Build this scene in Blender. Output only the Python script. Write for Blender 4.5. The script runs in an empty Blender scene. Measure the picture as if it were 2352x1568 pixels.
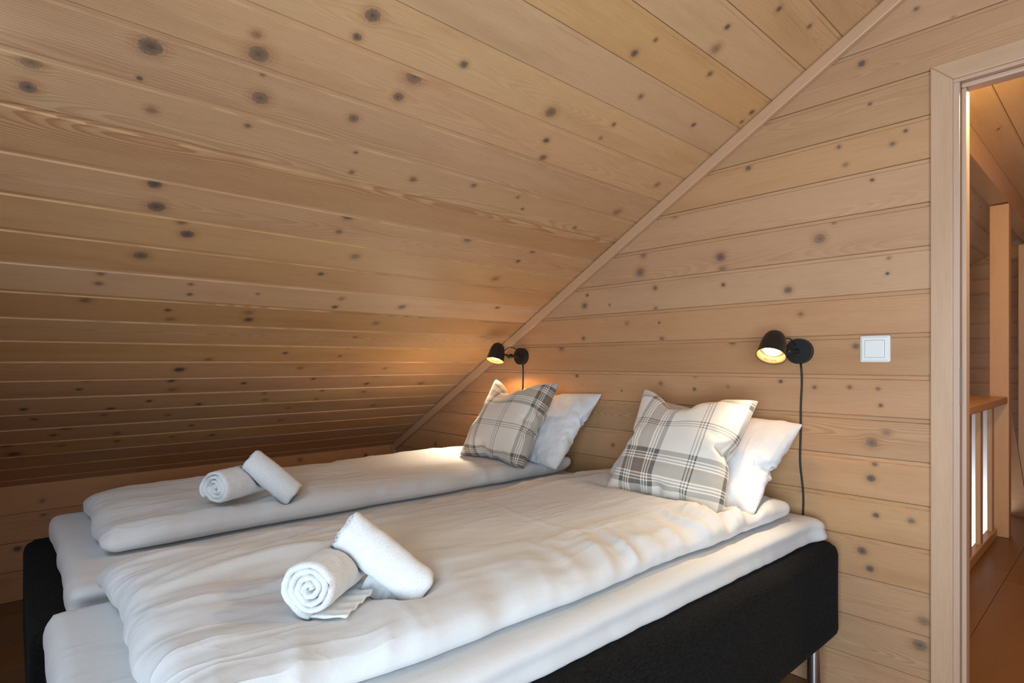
import bpy, bmesh, math, random, zlib, base64
import numpy as np
from mathutils import Vector, Matrix, noise

# ------------------------------------------------------------------ camera, light, exposure
sc = bpy.context.scene
COL = sc.collection
PI = math.pi
D = 2.12                      # headboard (gable) wall plane
EYE = 1.11
cam_d = bpy.data.cameras.new('camera')
cam = bpy.data.objects.new('camera', cam_d)
COL.objects.link(cam)
cam.location = (0, 0, EYE)
cam.rotation_euler = (PI/2, 0, math.radians(47.3704))
cam_d.sensor_width = 36
cam_d.lens = 36*1320/2352
cam_d.shift_y = 48/2352
cam_d.clip_start = .02
sc.camera = cam

sc.view_settings.view_transform = 'Standard'
sc.view_settings.look = 'None'
sc.view_settings.gamma = 1
sc.view_settings.use_curve_mapping = False
sc.view_settings.exposure = 0.14
sc.cycles.use_denoising = True
sc.cycles.sample_clamp_indirect = 6
sc.cycles.max_bounces = 7
sc.cycles.diffuse_bounces = 3
sc.cycles.glossy_bounces = 3
sc.cycles.transmission_bounces = 3
sc.cycles.caustics_reflective = False
sc.cycles.caustics_refractive = False
sc.cycles.adaptive_threshold = .06

w = bpy.data.worlds.new('world')
sc.world = w
w.use_nodes = True
w.node_tree.nodes['Background'].inputs[0].default_value = (.80, .88, 1, 1)
w.node_tree.nodes['Background'].inputs[1].default_value = .6


def area_light(name, loc, aim, sx, sy, power, colour):
    l = bpy.data.lights.new(name, 'AREA')
    l.shape = 'RECTANGLE'; l.size = sx; l.size_y = sy; l.energy = power; l.color = colour
    o = bpy.data.objects.new(name, l)
    COL.objects.link(o)
    o.location = loc
    o.rotation_euler = (Vector(aim)-Vector(loc)).to_track_quat('-Z', 'Y').to_euler()
    return o


# daylight through the low window in the wall behind the camera
area_light('window_daylight', (.48, -.715, 1.0), (.10, 1.2, 1.14), 1.4, 1.05, 55, (.66, .84, 1)).data.spread = math.radians(142)
# added cool fill light on the bed tops, out of view behind the camera
C30, S30 = math.cos(PI/6), math.sin(PI/6)
KX, KZ = -3.528, .536                       # foot of the roof slope: top edge of the knee wall
roof_z = lambda x: KZ+(x-KX)*math.tan(PI/6)
rp = Vector((-1.35, -.40, roof_z(-1.35)))+Vector((S30, 0, -C30))*.012
area_light('bed_fill_light', rp, rp+Vector((S30, 0, -C30)), .62, .52, 11.5, (.60, .80, 1)).rotation_euler = Matrix(((0, C30, -S30), (1, 0, 0), (0, S30, C30))).inverted().transposed().to_euler()
# daylight of the stairwell window, beyond the railing of the landing
area_light('stairwell_daylight', (-1.10, 4.80, -.40), (-.85, 5.5, -.25), .5, .5, 7, (.85, .93, 1)).data.spread = math.radians(100)

# ------------------------------------------------------------------ node helpers
def mat(name):
    m = bpy.data.materials.new(name)
    m.use_nodes = True
    nt = m.node_tree
    b = nt.nodes['Principled BSDF']
    return m, nt, b


class NB:
    """small helper that chains shader nodes"""
    def __init__(s, nt): s.nt = nt

    def n(s, t, **kw):
        x = s.nt.nodes.new(t)
        for k, v in kw.items(): setattr(x, k, v)
        return x

    def put(s, sock, v):
        if isinstance(v, bpy.types.NodeSocket): s.nt.links.new(v, sock)
        elif v is not None: sock.default_value = v

    def m(s, op, a, b=None, c=None, clamp=False):
        x = s.n('ShaderNodeMath', operation=op, use_clamp=clamp)
        for i, v in enumerate((a, b, c)):
            if v is not None: s.put(x.inputs[i], v)
        return x.outputs[0]

    def vm(s, op, a, b=None, scale=None):
        x = s.n('ShaderNodeVectorMath', operation=op)
        s.put(x.inputs[0], a)
        if b is not None: s.put(x.inputs[1], b)
        if scale is not None: s.put(x.inputs['Scale'], scale)
        return x.outputs['Value'] if op in ('LENGTH', 'DOT_PRODUCT') else x.outputs[0]

    def sep(s, v):
        x = s.n('ShaderNodeSeparateXYZ'); s.put(x.inputs[0], v); return x.outputs

    def comb(s, a, b, c):
        x = s.n('ShaderNodeCombineXYZ')
        for i, v in enumerate((a, b, c)): s.put(x.inputs[i], v)
        return x.outputs[0]

    def noise(s, v, scale, detail=2, rough=.5, dims='3D'):
        x = s.n('ShaderNodeTexNoise', noise_dimensions=dims)
        s.put(x.inputs['Vector'], v)
        x.inputs['Scale'].default_value = scale
        x.inputs['Detail'].default_value = detail
        x.inputs['Roughness'].default_value = rough
        return x.outputs['Fac']

    def mix(s, f, a, b, blend='MIX'):
        x = s.n('ShaderNodeMix', data_type='RGBA', blend_type=blend)
        s.put(x.inputs[0], f); s.put(x.inputs[6], a); s.put(x.inputs[7], b)
        return x.outputs[2]

    def rng(s, v, a, b, c=0., d=1., smooth=True):
        x = s.n('ShaderNodeMapRange', interpolation_type='SMOOTHSTEP' if smooth else 'LINEAR')
        s.put(x.inputs[0], v)
        for i, q in enumerate((a, b, c, d)): s.put(x.inputs[i+1], q)
        return x.outputs[0]

    def attr(s, name):
        return s.n('ShaderNodeAttribute', attribute_type='OBJECT', attribute_name=name)

    def bump(s, h, strength, dist, normal=None):
        x = s.n('ShaderNodeBump')
        x.inputs['Strength'].default_value = strength
        x.inputs['Distance'].default_value = dist
        s.put(x.inputs['Height'], h)
        if normal is not None: s.put(x.inputs['Normal'], normal)
        return x.outputs[0]


def lin(r, g, b):
    f = lambda c: ((c/255+.055)/1.055)**2.4 if c > 10 else c/255/12.92
    return (f(r), f(g), f(b), 1)


def pine(name, base, dark, knot, knots=True, rough=.40, spec=.45, tint=1., ring=1.):
    """pine board: grain runs along local x; the three knots nearest to a stretch of board sit in its face attributes ka, kb, kc"""
    m, nt, b = mat(name)
    g = NB(nt)
    oc = g.n('ShaderNodeTexCoord').outputs['Object']
    x, y0_, z = g.sep(oc)
    y = g.m('ADD', y0_, z)
    sd = g.attr('seed').outputs['Fac']
    s1 = g.m('FRACT', g.m('MULTIPLY', sd, 7.13))
    s2 = g.m('FRACT', g.m('MULTIPLY', sd, 17.71))
    s3 = g.m('FRACT', g.m('MULTIPLY', sd, 31.37))
    warp = dmin = kmask = None
    gy = y
    if knots:
        kn = g.noise(oc, 150., 2, .6)
        jit = g.m('MULTIPLY', g.m('SUBTRACT', kn, .5), .75)
        for nm in ('ka', 'kb', 'kc'):
            k = g.n('ShaderNodeAttribute', attribute_type='GEOMETRY', attribute_name=nm)
            ku, kv, kr = g.sep(k.outputs['Vector'])
            r = g.m('MAXIMUM', kr, 1e-5)
            dy = g.m('SUBTRACT', y, kv)
            e = g.m('DIVIDE', g.m('MULTIPLY', g.m('SUBTRACT', x, ku), .86), r)
            f = g.m('DIVIDE', dy, r)
            e2 = g.m('MULTIPLY', e, e)
            f2 = g.m('MULTIPLY', f, f)
            d = g.m('SQRT', g.m('ADD', e2, f2))
            q = g.m('SUBTRACT', 1., g.m('ADD', g.m('MULTIPLY', e2, .11), g.m('MULTIPLY', f2, .13)), clamp=True)
            wv = g.m('MULTIPLY', g.m('MULTIPLY', dy, g.m('MULTIPLY', q, q)), .86)
            st_ = g.m('ADD', .38, g.m('MULTIPLY', g.m('FRACT', g.m('MULTIPLY', g.m('ADD', ku, kv), 97.7)), .56))
            mk = g.m('MULTIPLY', g.rng(g.m('ADD', d, jit), 1.12, .62), st_)
            warp = wv if warp is None else g.m('ADD', warp, wv)
            dmin = d if dmin is None else g.m('MINIMUM', dmin, d)
            kmask = mk if kmask is None else g.m('MAXIMUM', kmask, mk)
        gy = g.m('SUBTRACT', y, warp)
    off = g.comb(g.m('MULTIPLY', sd, 91.), g.m('MULTIPLY', s1, 53.), g.m('MULTIPLY', s2, 37.))
    # slow wander of the pith line along the board -> cathedral figure
    nv = g.vm('ADD', g.comb(g.m('MULTIPLY', x, .8), g.m('MULTIPLY', gy, 4.), 0.), off)
    n1 = g.noise(nv, 1., 2, .5)
    n2 = g.noise(g.vm('ADD', g.comb(g.m('MULTIPLY', x, 3.6), g.m('MULTIPLY', gy, 26.), 0.), off), 1., 2, .5)
    c = g.m('ADD', -.05, g.m('MULTIPLY', s2, .24))
    gx = g.m('SUBTRACT', gy, c)
    hh = g.m('ADD', g.m('MULTIPLY', n1, .16), -.045)
    R = g.m('SQRT', g.m('ADD', g.m('MULTIPLY', gx, gx), g.m('MULTIPLY', hh, hh)))
    R = g.m('ADD', R, g.m('MULTIPLY', n2, .006))
    p = g.m('FRACT', g.m('MULTIPLY', R, g.m('ADD', 170., g.m('MULTIPLY', s3, 170.))))
    late = g.m('MULTIPLY', g.rng(p, .2, .86), g.m('SUBTRACT', 1., g.rng(p, .88, 1.)))
    st = g.m('ADD', .16, g.m('MULTIPLY', g.m('POWER', s1, 4.), .55))
    fib = g.noise(g.vm('ADD', g.comb(g.m('MULTIPLY', x, 14.), g.m('MULTIPLY', y, 520.), 0.), off), 1., 1, .6)
    blot = g.noise(g.vm('ADD', g.comb(g.m('MULTIPLY', x, 2.0), g.m('MULTIPLY', gy, 14.), 0.), off), 1., 2, .55)
    col = g.mix(g.m('MULTIPLY', late, g.m('MULTIPLY', st, ring)), base, dark)
    col = g.mix(g.m('MULTIPLY', g.rng(blot, .42, .78), .24), col, dark)
    col = g.mix(g.m('MULTIPLY', g.rng(fib, .4, .8), .20), col, dark)
    # board to board change of tone
    hs = g.n('ShaderNodeHueSaturation')
    g.put(hs.inputs['Hue'], g.m('ADD', .5, g.m('MULTIPLY', g.m('SUBTRACT', s3, .62), .007*tint)))
    g.put(hs.inputs['Saturation'], g.m('ADD', 1., g.m('MULTIPLY', g.m('SUBTRACT', s2, .5), .14*tint)))
    g.put(hs.inputs['Value'], g.m('ADD', 1., g.m('MULTIPLY', g.m('SUBTRACT', s1, .6), -.16*tint)))
    g.put(hs.inputs['Color'], col)
    col = hs.outputs[0]
    if knots:
        halo = g.rng(dmin, 2.3, 1.0)
        col = g.mix(g.m('MULTIPLY', halo, .22), col, dark)
        rings = g.m('MULTIPLY', g.m('SINE', g.m('MULTIPLY', dmin, 17.)), g.rng(dmin, 2.1, 1.0))
        col = g.mix(g.m('MULTIPLY', g.rng(rings, .2, 1.), .25), col, dark)
        col = g.mix(kmask, col, knot)
        col = g.mix(g.m('MULTIPLY', g.m('MULTIPLY', g.rng(g.m('ADD', dmin, jit), .55, .0), kmask), .6), col, lin(58, 44, 36))
    nt.links.new(col, b.inputs['Base Color'])
    b.inputs['Roughness'].default_value = rough
    b.inputs['Specular IOR Level'].default_value = spec
    nt.links.new(g.bump(fib, .12, .001), b.inputs['Normal'])
    return m


def fabric(name, col, weave=900., bump=.25, rough=.85, fuzz=.0, var=.06, sheen=.15, crumple=0., crease=0., spec=.25):
    m, nt, b = mat(name)
    g = NB(nt)
    oc = g.n('ShaderNodeTexCoord').outputs['Object']
    x, y, z = g.sep(oc)
    if fuzz:
        n = g.noise(oc, weave, 3, .7)
        h = n
    else:
        a = g.noise(g.comb(g.m('MULTIPLY', x, 1.), g.m('MULTIPLY', y, .12), g.m('MULTIPLY', z, .5)), weave, 1, .5)
        c = g.noise(g.comb(g.m('MULTIPLY', x, .12), g.m('MULTIPLY', y, 1.), g.m('MULTIPLY', z, .5)), weave, 1, .5)
        h = g.m('ADD', a, c)
        n = g.m('MULTIPLY', h, .5)
    dk = tuple(v*(1-4*var) for v in col[:3])+(1,)
    lt = tuple(min(1, v*(1+2*var)) for v in col[:3])+(1,)
    nt.links.new(g.mix(g.rng(n, .3, .7), dk, lt), b.inputs['Base Color'])
    b.inputs['Roughness'].default_value = rough
    b.inputs['Specular IOR Level'].default_value = spec
    b.inputs['Sheen Weight'].default_value = sheen
    nn = g.bump(h, bump, .001)
    if crease:
        wv = g.noise(oc, 3., 2, .5)
        px = g.comb(g.m('ADD', g.m('MULTIPLY', x, 1.), g.m('MULTIPLY', wv, .12)), g.m('MULTIPLY', y, .17), g.m('MULTIPLY', z, .6))
        c1 = g.noise(px, 14., 2, .45)
        c1 = g.m('POWER', g.m('SUBTRACT', 1., g.m('ABSOLUTE', g.m('SUBTRACT', g.m('MULTIPLY', c1, 2.), 1.)), clamp=True), 7.)
        c2 = g.noise(g.vm('ADD', g.comb(g.m('MULTIPLY', x, .7), g.m('MULTIPLY', y, .5), g.m('MULTIPLY', z, .6)), (5., 2., 9.)), 20., 2, .5)
        c2 = g.m('POWER', g.m('SUBTRACT', 1., g.m('ABSOLUTE', g.m('SUBTRACT', g.m('MULTIPLY', c2, 2.), 1.)), clamp=True), 9.)
        mk = g.rng(g.noise(g.vm('ADD', oc, (9., 4., 2.)), 3.2, 1, .5), .38, .66)
        nn = g.bump(g.m('MULTIPLY', g.m('ADD', c1, g.m('MULTIPLY', c2, .15)), mk), crease, .006, nn)
    if crumple:
        cr = g.noise(oc, 16., 4, .55)
        cr2 = g.noise(g.vm('ADD', oc, (3.1, 7.7, 1.3)), 38., 3, .5)
        nn = g.bump(g.m('ADD', cr, g.m('MULTIPLY', cr2, .35)), crumple, .012, nn)
    nt.links.new(nn, b.inputs['Normal'])
    return m


def plain(name, col, rough=.5, metal=0., spec=.5, emit=None, strength=0., speck=0.):
    m, nt, b = mat(name)
    g = NB(nt)
    oc = g.n('ShaderNodeTexCoord').outputs['Object']
    n = g.noise(oc, 220., 2, .5)
    lo = tuple(v*(1-speck) for v in col[:3])+(1,)
    nt.links.new(g.mix(n, lo, col), b.inputs['Base Color'])
    b.inputs['Roughness'].default_value = rough
    b.inputs['Metallic'].default_value = metal
    b.inputs['Specular IOR Level'].default_value = spec
    if emit:
        b.inputs['Emission Color'].default_value = emit
        b.inputs['Emission Strength'].default_value = strength
    return m


M = {}
KNOT = lin(100, 87, 78)
M['pine_ceiling'] = pine('glazed_pine_ceiling', lin(211, 170, 125), lin(156, 102, 58), KNOT, rough=.36)
M['pine_wall'] = pine('glazed_pine_wall', lin(190, 149, 111), lin(143, 96, 58), KNOT)
M['pine_trim'] = pine('glazed_pine_trim', lin(205, 165, 130), lin(160, 112, 76), KNOT, knots=False, tint=.5)
M['pine_post'] = pine('pine_post', lin(200, 155, 112), lin(165, 112, 66), KNOT, knots=False, tint=.5, ring=.5)
M['floor_wood'] = pine('oiled_floor_boards', lin(122, 84, 48), lin(86, 54, 28), KNOT, knots=False, tint=1., rough=.35)
M['sheet'] = fabric('white_cotton_sheet', (.69, .69, .69, 1), 1500, .10, .9, crumple=.07, var=.01, crease=.15)
M['duvet'] = fabric('white_cotton_duvet', (.69, .69, .69, 1), 1500, .10, .9, crumple=.10, var=.01, crease=.42)
M['pillow'] = fabric('white_cotton_pillow', (.74, .74, .745, 1), 1500, .10, .9, crumple=.12, var=.01, crease=.5)
M['terry'] = fabric('white_terry_cloth', (.80, .80, .80, 1), 420, 1.0, 1., fuzz=1., var=.04, sheen=.3)
M['hem'] = fabric('white_towel_hem', (.84, .85, .85, 1), 900, .4, 1., var=.02)
M['upholstery'] = fabric('charcoal_upholstery', (.0110, .0106, .0103, 1), 620, .9, .95, var=.16, sheen=.02, spec=.04)
M['black_metal'] = plain('black_lacquered_metal', (.012, .0115, .011, 1), .42, 0., .5, speck=.2)
M['shade_inside'] = plain('lamp_reflector', (.30, .21, .09, 1), .5, .2, .4)
M['black_rubber'] = plain('black_cable', (.012, .012, .012, 1), .55)
M['bulb'] = plain('glowing_bulb', (1, .9, .7, 1), .4, emit=(1, .84, .58, 1), strength=16)
M['stamp'] = plain('stamped_print', (.10, .07, .04, 1), .6)
M['plastic'] = plain('white_switch_plastic', (.80, .79, .76, 1), .3, 0., .5)
M['plastic_gap'] = plain('grey_switch_gap', (.25, .25, .25, 1), .6)
M['steel'] = plain('steel', (.55, .56, .58, 1), .28, 1.)
M['white_paint'] = plain('white_paint', (.8, .82, .84, 1), .6)
M['glass'] = plain('window_glass', (.9, .95, 1, 1), .05)
M['glass'].node_tree.nodes['Principled BSDF'].inputs['Transmission Weight'].default_value = 1


def plaid(name, ou, ov):
    """woven check: the same stripe sequence in warp and weft"""
    m, nt, b = mat(name)
    g = NB(nt)
    uv = g.n('ShaderNodeUVMap', uv_map='cloth').outputs[0]
    u, v, _ = g.sep(uv)
    cream = lin(232, 222, 208); taupe = lin(128, 104, 80); grey = lin(96, 92, 88); white = lin(240, 232, 222)
    dark = lin(70, 68, 66); blue = lin(120, 116, 110)
    P = .36
    seq = [(0, grey), (.016, white), (.021, taupe), (.026, white), (.031, taupe), (.036, white), (.041, taupe),
           (.058, blue), (.070, taupe), (.087, white), (.092, taupe), (.097, white), (.102, taupe), (.107, white), (.112, grey),
           (.128, cream), (.2325, dark), (.2360, cream), (.2425, dark), (.2460, cream), (.2525, dark), (.2560, cream)]
    out = []
    for t, o in ((u, ou), (v, ov)):
        w_ = g.noise(uv, 60., 2, .5)
        tt = g.m('ADD', t, g.m('MULTIPLY', g.m('SUBTRACT', w_, .5), .0012))
        fr = g.m('FRACT', g.m('DIVIDE', g.m('SUBTRACT', tt, o), P))
        r = g.n('ShaderNodeValToRGB')
        cr = r.color_ramp
        cr.interpolation = 'CONSTANT'
        cr.elements[0].position = 0; cr.elements[0].color = seq[0][1]
        cr.elements[1].position = seq[1][0]/P; cr.elements[1].color = seq[1][1]
        for q, c in seq[2:]:
            e = cr.elements.new(q/P); e.color = c
        g.put(r.inputs[0], fr)
        out.append(r.outputs[0])
    # twill: warp and weft threads alternate
    tw = g.m('FRACT', g.m('MULTIPLY', g.m('ADD', u, v), 420.))
    col = g.mix(g.m('ADD', .36, g.m('MULTIPLY', g.rng(tw, .3, .7), .28)), out[0], out[1])
    fz = g.noise(uv, 900., 2, .6)
    col = g.mix(g.m('MULTIPLY', fz, .16), col, lin(150, 140, 128))
    nt.links.new(col, b.inputs['Base Color'])
    b.inputs['Roughness'].default_value = .95
    b.inputs['Specular IOR Level'].default_value = .15
    b.inputs['Sheen Weight'].default_value = .3
    nt.links.new(g.bump(g.m('ADD', fz, g.m('MULTIPLY', tw, .4)), .35, .0012), b.inputs['Normal'])
    return m


M['plaid_a'] = plaid('plaid_wool_left', .005, .292)
M['plaid_b'] = plaid('plaid_wool_right', .075, .06)


# ------------------------------------------------------------------ object helpers
def obj(name, me, material=None, parent=None, matrix=None, smooth=False):
    if isinstance(me, bmesh.types.BMesh):
        bm = me
        me = bpy.data.meshes.new(name)
        bm.to_mesh(me); bm.free()
    o = bpy.data.objects.new(name, me)
    COL.objects.link(o)
    if material: me.materials.append(material)
    if smooth:
        me.polygons.foreach_set('use_smooth', [True]*len(me.polygons))
    if parent: o.parent = parent
    if matrix is not None: o.matrix_local = matrix
    return o


def tag(o, label=None, cat=None, group=None, kind=None):
    if label: o['label'] = label
    if cat: o['category'] = cat
    if group: o['group'] = group
    if kind: o['kind'] = kind
    return o


def empty(name, loc=(0, 0, 0), rz=0, parent=None):
    o = bpy.data.objects.new(name, None)
    COL.objects.link(o)
    o.location = loc; o.rotation_euler = (0, 0, rz)
    o.empty_display_size = .1
    if parent: o.parent = parent
    return o


def structure(o, label=None):
    o['kind'] = 'structure'
    if label: o['label'] = label
    return o


def box(bm, x0, x1, y0, y1, z0, z1, bev=0., seg=1):
    ret = bmesh.ops.create_cube(bm, size=1)
    vs = ret['verts']
    for v in vs:
        v.co = Vector(((x0+x1)/2+v.co.x*(x1-x0), (y0+y1)/2+v.co.y*(y1-y0), (z0+z1)/2+v.co.z*(z1-z0)))
    if bev:
        es = list({e for v in vs for e in v.link_edges})
        bmesh.ops.bevel(bm, geom=es, offset=bev, segments=seg, affect='EDGES', profile=.5)
    return bm


def bx(*a, **k):
    return box(bmesh.new(), *a, **k)


def board(name, x0, x1, y0, y1, z0, z1, axis, parent, mt, bev=.002, seg=1, seed=None):
    """a squared timber; axis = world axis its grain follows; local x = grain, origin at its middle"""
    c = Vector(((x0+x1)/2, (y0+y1)/2, (z0+z1)/2))
    d = (x1-x0, y1-y0, z1-z0)
    if axis == 'x': R = Matrix(((1, 0, 0), (0, 1, 0), (0, 0, 1)))
    elif axis == 'y': R = Matrix(((0, -1, 0), (1, 0, 0), (0, 0, 1)))
    else: R = Matrix(((0, 0, 1), (0, 1, 0), (-1, 0, 0)))     # local x -> -z world
    l = R.transposed() @ Vector(d)
    l = Vector((abs(l.x), abs(l.y), abs(l.z)))
    bm = bx(-l.x/2, l.x/2, -l.y/2, l.y/2, -l.z/2, l.z/2, bev=bev, seg=seg)
    o = obj(name, bm, mt, parent, Matrix.Translation(c) @ R.to_4x4())
    o['seed'] = random.random() if seed is None else seed
    return o


def tube(pts, r, n=10, cap=True):
    bm = bmesh.new()
    pts = [Vector(p) for p in pts]
    rings = []
    up = Vector((0, 0, 1))
    prev = None
    for i, p in enumerate(pts):
        t = (pts[min(i+1, len(pts)-1)]-pts[max(i-1, 0)]).normalized()
        if prev is None:
            a = t.cross(up)
            if a.length < 1e-3: a = t.cross(Vector((1, 0, 0)))
        else:
            a = prev-t*prev.dot(t)
        a.normalize(); prev = a
        b2 = t.cross(a)
        rr = r[i] if isinstance(r, (list, tuple)) else r
        rings.append([bm.verts.new(p+a*math.cos(2*PI*k/n)*rr+b2*math.sin(2*PI*k/n)*rr) for k in range(n)])
    for a, b2 in zip(rings, rings[1:]):
        for k in range(n):
            bm.faces.new((a[k], a[(k+1) % n], b2[(k+1) % n], b2[k]))
    if cap:
        bm.faces.new(rings[0][::-1]); bm.faces.new(rings[-1])
    bmesh.ops.recalc_face_normals(bm, faces=bm.faces)
    return bm


def lathe(prof, n=40, close=False):
    """profile (r, z) turned about z"""
    bm = bmesh.new()
    rings = []
    for r, z in prof:
        if r < 1e-6: rings.append([bm.verts.new((0, 0, z))])
        else: rings.append([bm.verts.new((r*math.cos(2*PI*k/n), r*math.sin(2*PI*k/n), z)) for k in range(n)])
    pairs = list(zip(rings, rings[1:]))
    if close: pairs.append((rings[-1], rings[0]))
    for a, b2 in pairs:
        for k in range(n):
            q = [a[k % len(a)], a[(k+1) % len(a)], b2[(k+1) % len(b2)], b2[k % len(b2)]]
            q = list(dict.fromkeys(q))
            if len(q) > 2: bm.faces.new(q)
    bmesh.ops.recalc_face_normals(bm, faces=bm.faces)
    return bm


def frame_matrix(loc, zdir, xhint=(1, 0, 0)):
    z = Vector(zdir).normalized()
    x = Vector(xhint); x = (x-z*x.dot(z)).normalized()
    y = z.cross(x)
    return Matrix(((x.x, y.x, z.x, loc[0]), (x.y, y.y, z.y, loc[1]), (x.z, y.z, z.z, loc[2]), (0, 0, 0, 1)))


# ------------------------------------------------------------------ panel boards
rnd = random.Random(4)
TH = .014


SEG = .26


def plank_mesh(L, W, cutA=(0, 0), cutB=(0, 0), ks=()):
    """tongue and groove panel board: local x length, y width, z out of the wall; cut = x offset a + b*y of each end.
    The face is split into stretches that each know the knots near them."""
    prof = [(.0006, -TH), (.0006, -.0018), (.0022, 0), (W-.0150, 0), (W-.0118, -.0040), (W-.0012, -.0040), (W-.0012, -.010), (W+.0006, -.010), (W+.0006, -TH)]
    n = len(prof)
    V = []
    for e, (a, b2) in enumerate((cutA, cutB)):
        for p, q in prof: V.append(((L if e else 0)+a+b2*p, p, q))
    F = [(i, (i+1) % n, n+(i+1) % n, n+i) for i in range(n) if i != 2]
    F += [tuple(range(n))[::-1], tuple(range(n, 2*n))]
    A = [[(0, 0, 0)]*3 for _ in F]
    ns = max(1, round(L/SEG))
    lo = [(2, 3)]
    for i in range(1, ns):
        x = L*i/ns
        if x > max(cutA[0]+cutA[1]*W, 0)+.02 and x < L+min(0, cutB[0]+cutB[1]*W)-.02:
            lo.append((len(V), len(V)+1))
            V += [(x, prof[2][0], 0), (x, prof[3][0], 0)]
    lo.append((n+2, n+3))
    for (a, b2), (c, d) in zip(lo, lo[1:]):
        F.append((a, b2, d, c))
        xa, xb = min(V[a][0], V[b2][0]), max(V[c][0], V[d][0])
        near = [k for k in ks if xa-3.7*k[2] < k[0] < xb+3.7*k[2]]
        near.sort(key=lambda k: -k[2]+4*max(0, xa-k[0], k[0]-xb))
        A.append((near+[(0, 0, 0)]*3)[:3])
    me = bpy.data.meshes.new('plank')
    me.from_pydata(V, [], F)
    for j, nm in enumerate(('ka', 'kb', 'kc')):
        at = me.attributes.new(nm, 'FLOAT_VECTOR', 'FACE')
        at.data.foreach_set('vector', [c for r in A for c in r[j]])
    return me


def parse(s):
    return [tuple(map(float, t.split())) for t in s.split(';')]


def random_knots(L, W, count):
    return [(rnd.uniform(.05, max(.1, L)), rnd.uniform(.02, W-.03), rnd.choice((.004, .005, .006, .008, .010))) for _ in range(count)]


def plank(parent, L, W, mtx, mt, ks=(), auto=0, cutA=(0, 0), cutB=(0, 0), me=None):
    if not me: me = plank_mesh(L, W, cutA, cutB, list(ks)+random_knots(L, W, auto)); me.materials.append(mt)
    o = obj('plank', me, None, parent, mtx)
    o['seed'] = rnd.random()
    return o

KNOT_CEIL="0.257 2.465 0.027;0.071 2.347 0.021;0.068 2.284 0.018;0.285 2.306 0.014;0.27 2.354 0.006;0.25 2.381 0.008;0.488 2.333 0.009;0.456 2.532 0.027;0.492 2.422 0.023;0.478 2.485 0.007;0.439 2.575 0.014;0.65 2.72 0.022;0.639 2.659 0.014;0.818 2.619 0.028;0.807 2.55 0.018;0.923 2.702 0.014;0.725 2.445 0.017;0.779 2.34 0.007;0.799 2.267 0.01;0.994 2.297 0.014;1.211 2.335 0.012;1.415 2.335 0.009;1.34 2.582 0.014;1.276 2.675 0.024;1.38 2.519 0.016;1.798 2.26 0.013;1.931 2.392 0.022;0.866 2.088 0.021;0.866 2.012 0.013;1.359 2.084 0.02;0.328 2.075 0.02;0.347 1.993 0.026;0.417 1.947 0.015;0.44 1.899 0.023;0.342 1.778 0.023;0.974 1.901 0.019;0.257 1.673 0.012;0.257 1.624 0.013;0.499 1.658 0.01;0.508 1.602 0.01;0.718 1.634 0.008;1.031 1.645 0.014;1.027 1.587 0.014;1.316 1.621 0.02;1.65 1.88 0.021;1.707 2.085 0.017;1.818 1.675 0.015;1.536 2.722 0.01;1.533 2.661 0.009;1.419 2.996 0.009;1.618 3.129 0.012;1.651 3.068 0.021;1.72 3.002 0.013;1.388 2.937 0.015;2.067 2.975 0.014;2.069 2.93 0.011;1.541 2.84 0.012;1.863 2.84 0.012;1.989 2.572 0.016;0.233 1.533 0.019;0.462 1.503 0.013;0.479 1.448 0.017;0.72 1.515 0.019;0.733 1.469 0.02;1.257 1.489 0.017;1.211 1.372 0.012;1.219 1.283 0.014;0.951 1.227 0.013;1.21 1.205 0.01;0.664 1.17 0.016;0.576 1.09 0.023;0.284 1.016 0.016;0.267 0.944 0.013;0.564 0.996 0.016;0.583 0.919 0.02;0.855 0.962 0.014;1.063 1.097 0.018;1.165 0.99 0.013;1.476 0.925 0.018;1.491 1.014 0.018;1.503 1.087 0.015;1.821 0.912 0.022;0.112 0.794 0.015;0.147 0.703 0.015;0.387 0.764 0.018;0.371 0.71 0.013;0.514 0.822 0.013;0.609 0.676 0.014;0.714 0.772 0.016;0.976 0.857 0.012;1.001 0.787 0.015;1.264 0.772 0.013;1.258 0.863 0.013;1.502 0.831 0.014;1.644 0.655 0.017;1.156 0.537 0.016;1.149 0.681 0.013;0.731 0.546 0.015;0.254 0.603 0.023;0.215 0.542 0.015;0.441 0.515 0.016;0.451 0.428 0.014;0.854 0.412 0.018;0.068 0.471 0.025;0.095 0.375 0.029;0.25 0.427 0.017;0.672 0.429 0.013;1.68 2.011 0.013;0.893 1.783 0.013;1.619 1.827 0.011;1.738 3.245 0.012;1.918 3.268 0.011;1.476 2.288 0.008"
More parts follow.
